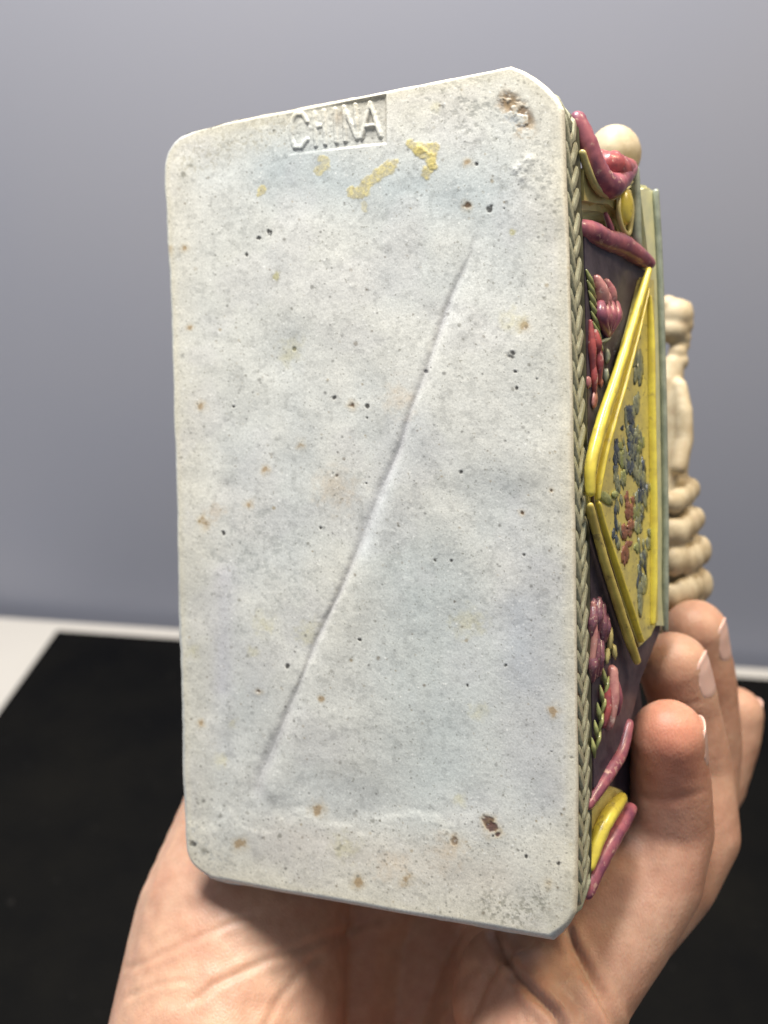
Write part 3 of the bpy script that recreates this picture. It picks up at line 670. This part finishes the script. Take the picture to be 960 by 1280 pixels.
for (x, y, hw, ry) in ((838, 628, 30, 15), (840, 664, 36, 17), (842, 702, 41, 18), (842, 744, 43, 19), (842, 786, 43, 19)):
    for k in range(-4, 5):
        u_ = k / 4; p = loc(x + hw * u_ * .82, y - 15 * u_ * u_ + random.uniform(-3, 3), ZF - .75 * (1 - u_ * u_) + .1); s_ = ZF / FPX
        f_ = random.uniform(.84, 1.12); sp_.append((*p, 13 * s_ * f_, ry * s_ * f_, 14 * s_ * f_))
fo = remesh_blobs('reclining_figure', sp_, .0004, bisq, fig, 13)
tag(fo, 'unglazed cream figure with folded robe')

# ------------------------------------------------------------------ the hand
ks = N('skin')
fl = ks.n('ShaderNodeVertexColor', layer_name='tone')
v1 = ks.ramp(ks.noise(95, 5, .6), [(.3, (.88, .76, .72)), (.7, (1.06, 1.06, 1.02))])
v2 = ks.ramp(ks.noise(330, 4, .6), [(.35, (.93, .90, .88)), (.65, (1.04, 1.04, 1.04))])
cc = ks.mix(1.0, fl.outputs[0], v1, 'MULTIPLY'); cc = ks.mix(1.0, cc, v2, 'MULTIPLY')
ks.set(Base_Color=cc, Roughness=.48, Subsurface_Weight=.35, Subsurface_Radius=(1.0, .35, .18), Subsurface_Scale=.0035, Specular_IOR_Level=.4)
vor = ks.n('ShaderNodeTexVoronoi', feature='DISTANCE_TO_EDGE'); vor.inputs['Scale'].default_value = 1500
mp = ks.n('ShaderNodeMapping'); mp.inputs['Scale'].default_value = (1, .45, 1); mp.inputs['Rotation'].default_value = (0, 0, .5); ks.l(ks.coord(), mp.inputs[0]); ks.l(mp.outputs[0], vor.inputs['Vector'])
cmb = ks.n('ShaderNodeMath', operation='ADD'); ks.l(vor.outputs['Distance'], cmb.inputs[0]); ks.l(ks.noise(420, 5, .65), cmb.inputs[1])
ks.bump(cmb.outputs[0], .26, .0004)

def cp(x, y, Z): return ray(x, y) * Z
WR = cp(470, 1500, 19.0)
def hc(*pts): return chain([(*(cp(x, y, Z) - WR), r) for x, y, Z, r in pts], .22)
hs = []
# thenar side and thumb (thumb itself lies behind the slab)
hs += hc((300, 1560, 20.6, 2.5), (283, 1300, 22.0, 2.62), (302, 1160, 23.3, 2.5), (340, 1010, 25.2, 2.15), (380, 880, 27.2, 1.35), (420, 740, 28.2, 1.15), (450, 640, 28.6, 1.0), (462, 575, 28.8, .9))
# palm hollow and metacarpals
hs += hc((400, 1560, 21.6, 2.3), (410, 1330, 24.0, 2.2), (440, 1160, 25.2, 2.0), (520, 1040, 25.9, 1.7))
hs += hc((500, 1560, 21.6, 2.3), (510, 1340, 24.2, 2.0), (550, 1180, 25.0, 1.7), (640, 1110, 26.4, 1.45))
hs += hc((600, 1560, 20.8, 2.2), (605, 1350, 22.9, 1.9), (640, 1220, 23.2, 1.5))
hs += hc((640, 1580, 19.2, 2.0), (672, 1380, 19.4, 1.75), (690, 1280, 19.8, 1.4))
# little finger
pk = [(690, 1280, 20.0, 1.32), (724, 1232, 20.3, 1.12), (780, 1165, 20.7, 1.0), (822, 1100, 21.0, .95), (838, 1036, 21.15, .90), (838, 975, 20.8, .82), (835, 921, 20.35, .77)]
hs += hc(*pk)
hs += hc((640, 1225, 21.2, 1.15), (720, 1180, 21.3, .85), (770, 1130, 21.3, .8))
hs += hc((806, 1062, 21.2, .80), (776, 1100, 21.0, .90), (752, 1160, 20.8, .98), (712, 1235, 20.4, 1.1))
# ring, middle, index
rg = [(640, 1250, 21.2, 1.3), (775, 1175, 21.9, .97), (845, 1100, 22.2, .90), (878, 1045, 22.5, .84), (873, 960, 22.6, .77), (857, 890, 22.3, .755), (842, 834, 22.0, .79)]
hs += hc(*rg)
md = [(660, 1190, 23.2, 1.3), (820, 1120, 24.0, .95), (874, 1020, 24.6, .88), (885, 940, 24.6, .81), (882, 865, 24.2, .76), (869, 790, 23.7, .765)]
hs += hc(*md)
ix = [(650, 1120, 25.2, 1.3), (820, 1090, 26.3, .93), (893, 980, 26.8, .82), (914, 925, 26.8, .74), (918, 893, 26.8, .74)]
hs += hc(*ix)
# wrist and forearm, running down out of the picture
hs += hc((330, 1560, 20.4, 2.4), (430, 1760, 19.6, 2.3), (480, 2000, 19.0, 2.3), (500, 2500, 18.5, 2.6))
hs += hc((580, 1560, 19.8, 2.2), (580, 1760, 19.2, 2.1), (600, 2000, 18.8, 2.2), (620, 2500, 18.3, 2.5))
hand = remesh_blobs('hand', hs, .00075, ks.m, None, 9)
hand.matrix_world = M @ Matrix.Translation(Vector(WR * .01))
tag(hand, 'bare left hand cradling the ceramic figurine, little finger nearest the viewer', 'hand')
mh = hand.data; nvh = len(mh.vertices); co = np.empty(nvh * 3); mh.vertices.foreach_get('co', co); co = co.reshape(-1, 3)
no = np.empty(nvh * 3); mh.vertices.foreach_get('normal', no); no = no.reshape(-1, 3)
cc_ = co * 100 + WR; hx = CX + FPX * cc_[:, 0] / -cc_[:, 2]; hy = CY - FPX * cc_[:, 1] / -cc_[:, 2]
vd = -cc_ / np.linalg.norm(cc_, axis=1)[:, None]; facing = sstep(-.05, .25, (vd * no).sum(1))
disp = np.zeros(nvh)
def crease(pts, wdt, dep, zmax=99):
    global disp
    d_, s_, t_ = seg_d(hx, hy, pts); fade = sstep(0, .12, t_) * sstep(1.0, .9, t_) if len(pts) > 2 else 1
    disp -= (np.exp(-(d_ / wdt) ** 2) - .35 * np.exp(-((d_ - wdt * 2) / (wdt * 1.2)) ** 2)) * dep * facing * (-cc_[:, 2] < zmax) * fade
crease([(612, 1150), (625, 1185), (642, 1215), (668, 1243), (692, 1266), (712, 1300)], 6, .12)
crease([(706, 1150), (716, 1182), (732, 1212), (752, 1245), (772, 1282), (780, 1310)], 6, .12)
crease([(668, 1180), (700, 1230), (726, 1258), (745, 1300)], 9, .05)
crease([(150, 1212), (178, 1204), (256, 1168), (330, 1138)], 4, .022)
crease([(230, 1262), (267, 1231), (334, 1200), (423, 1168), (500, 1140)], 5, .04)
crease([(320, 1310), (345, 1255), (381, 1210), (433, 1168), (470, 1130)], 5, .03)
crease([(786, 990), (812, 1000), (850, 999), (886, 986)], 5, .012, 21.2)
crease([(812, 880), (840, 884), (880, 876)], 3, .010)
crease([(150, 1250), (200, 1230), (240, 1225)], 4, .02)
crease([(520, 1300), (560, 1240), (600, 1200)], 10, .05)
for x0 in range(640, 800, 13): crease([(x0, 1265), (x0 + 5, 1280), (x0 + 8, 1300)], 2.5, .012)
# fine lumps of flesh
disp += (vnoise(cc_[:, 0] + cc_[:, 2], cc_[:, 1] + .6 * cc_[:, 2], 1.1, 91, 3) - .5) * .06
co2 = co + no * disp[:, None] * .01; mh.vertices.foreach_set('co', co2.ravel()); mh.update()
tone = np.tile(np.array([.52, .32, .225]), (nvh, 1))
def flush_shade(x, y, Z, r, c, a_):  # skin redness, plus some light and shade painted into the tone
    global tone
    d_ = np.linalg.norm(cc_ - cp(x, y, Z), axis=1); m = (np.exp(-(d_ / r) ** 2) * a_)[:, None]; tone = tone * (1 - m) + np.array(c) * m
flush_shade(830, 945, 19.8, 1.5, (.60, .225, .15), .65); flush_shade(838, 860, 24, 1.1, (.62, .28, .15), .65); flush_shade(868, 810, 27, 1.1, (.62, .30, .16), .6)
flush_shade(925, 890, 30, 1.0, (.60, .25, .16), .5); flush_shade(860, 1040, 20.3, 1.0, (.52, .27, .19), .5)  # fingertip redness, then shade of the knuckle fold painted dark red
flush_shade(790, 1120, 19.3, 1.7, (.50, .33, .265), .6); flush_shade(680, 1230, 18.4, 1.8, (.55, .34, .26), .4); flush_shade(300, 1220, 20, 2.6, (.50, .325, .225), .5)  # grey of the shaded little finger and lit palm pads painted in
flush_shade(500, 1180, 22.3, 2.2, (.46, .235, .13), .5)  # shade below the slab painted on the palm hollow
tc = mh.color_attributes.new('tone', 'FLOAT_COLOR', 'POINT'); tc.data.foreach_set('color', np.c_[tone, np.ones(nvh)].astype(np.float32).ravel())

kn = N('fingernail'); kn.set(Base_Color=(.68, .44, .36), Roughness=.36, Subsurface_Weight=.2, Subsurface_Radius=(1, .4, .3), Subsurface_Scale=.001, Coat_Weight=.15)
bvh = BVHTree.FromPolygons([tuple(v) for v in co2], [tuple(p.vertices) for p in mh.polygons])
def nail(p0, p1, nrm, half, L0, L1):
    """from the finger's axis, a curved plate laid on the skin; p0->p1 towards the tip"""
    A0 = cp(*p0) - WR; A1 = cp(*p1) - WR; t = A1 - A0; t /= np.linalg.norm(t)
    nn = np.array(nrm, float); nn -= t * (nn @ t); nn /= np.linalg.norm(nn); b = np.cross(t, nn)
    nu, nv = 12, 9; V_ = []; 
    for i in range(nv + 1):
        s_ = L0 + (L1 - L0) * i / nv
        for j in range(nu + 1):
            u_ = j / nu * 2 - 1; an = u_ * half * (1 - .35 * (i / nv) ** 5 - .25 * (1 - i / nv) ** 5)
            ss = s_ - (.10 * u_ * u_ if i > nv / 2 else -.10 * u_ * u_ * (1 - i / nv))
            c0 = A1 + t * ss; d_ = nn * math.cos(an) + b * math.sin(an)
            h = bvh.ray_cast(Vector((c0 + d_ * 3) * .01), Vector(-d_)); r_ = np.array(h[0]) * 100 if h[0] else c0 + d_ * .8
            V_.append((c0, d_, np.linalg.norm(r_ - c0)))
    RR_ = np.array([v[2] for v in V_]).reshape(nv + 1, nu + 1); RR_ = np.clip(RR_, np.median(RR_) * .86, np.median(RR_) * 1.05); RRo = RR_.copy()
    for _ in range(12):
        q_ = np.pad(RR_, 1, mode='edge'); RR_ = (q_[1:-1, 1:-1] * 2 + q_[:-2, 1:-1] + q_[2:, 1:-1] + q_[1:-1, :-2] + q_[1:-1, 2:]) / 6
    RR_ = np.maximum(RR_, RRo); RR_ = RR_.ravel(); off_ = []
    for i in range(nv + 1):
        for j in range(nu + 1):
            u_ = abs(j / nu * 2 - 1); off_.append(.008 * (1 - u_ ** 4) - .004 * u_ ** 4 - (.030 if i == 0 else 0) + (.02 if i == nv else 0))
    V_ = [(c0 + d_ * (r_ + o_), d_) for (c0, d_, _), r_, o_ in zip(V_, RR_, off_)]
    out = []; rr = []
    for k, (r_, d_) in enumerate(V_):
        out.append(r_)
    n1 = len(out)
    for k, (r_, d_) in enumerate(V_): out.append(r_ - d_ * .04)
    F_ = []
    w1 = nu + 1
    for i in range(nv):
        for j in range(nu):
            a0 = i * w1 + j; F_.append((a0, a0 + 1, a0 + w1 + 1, a0 + w1)); F_.append((n1 + a0 + w1, n1 + a0 + w1 + 1, n1 + a0 + 1, n1 + a0))
    per = [j for j in range(w1)] + [i * w1 + nu for i in range(1, nv + 1)] + [nv * w1 + j for j in range(nu - 1, -1, -1)] + [i * w1 for i in range(nv - 1, 0, -1)]
    for a0, b0 in zip(per, per[1:] + per[:1]): F_.append((b0, a0, n1 + a0, n1 + b0))
    o = mesh_obj('fingernail', [v * .01 for v in out], F_, kn.m, hand)
    return o
nail(pk[-2][:3], pk[-1][:3], (.95, 0, .06), .66, -.70, .34)
nail(rg[-2][:3], rg[-1][:3], (.84, .1, .62), .66, -.74, .34)
nail(md[-2][:3], md[-1][:3], (.84, .1, .56), .66, -.74, .34)
nail(ix[-2][:3], ix[-1][:3], (.9, .1, -.3), .8, -.55, .5)
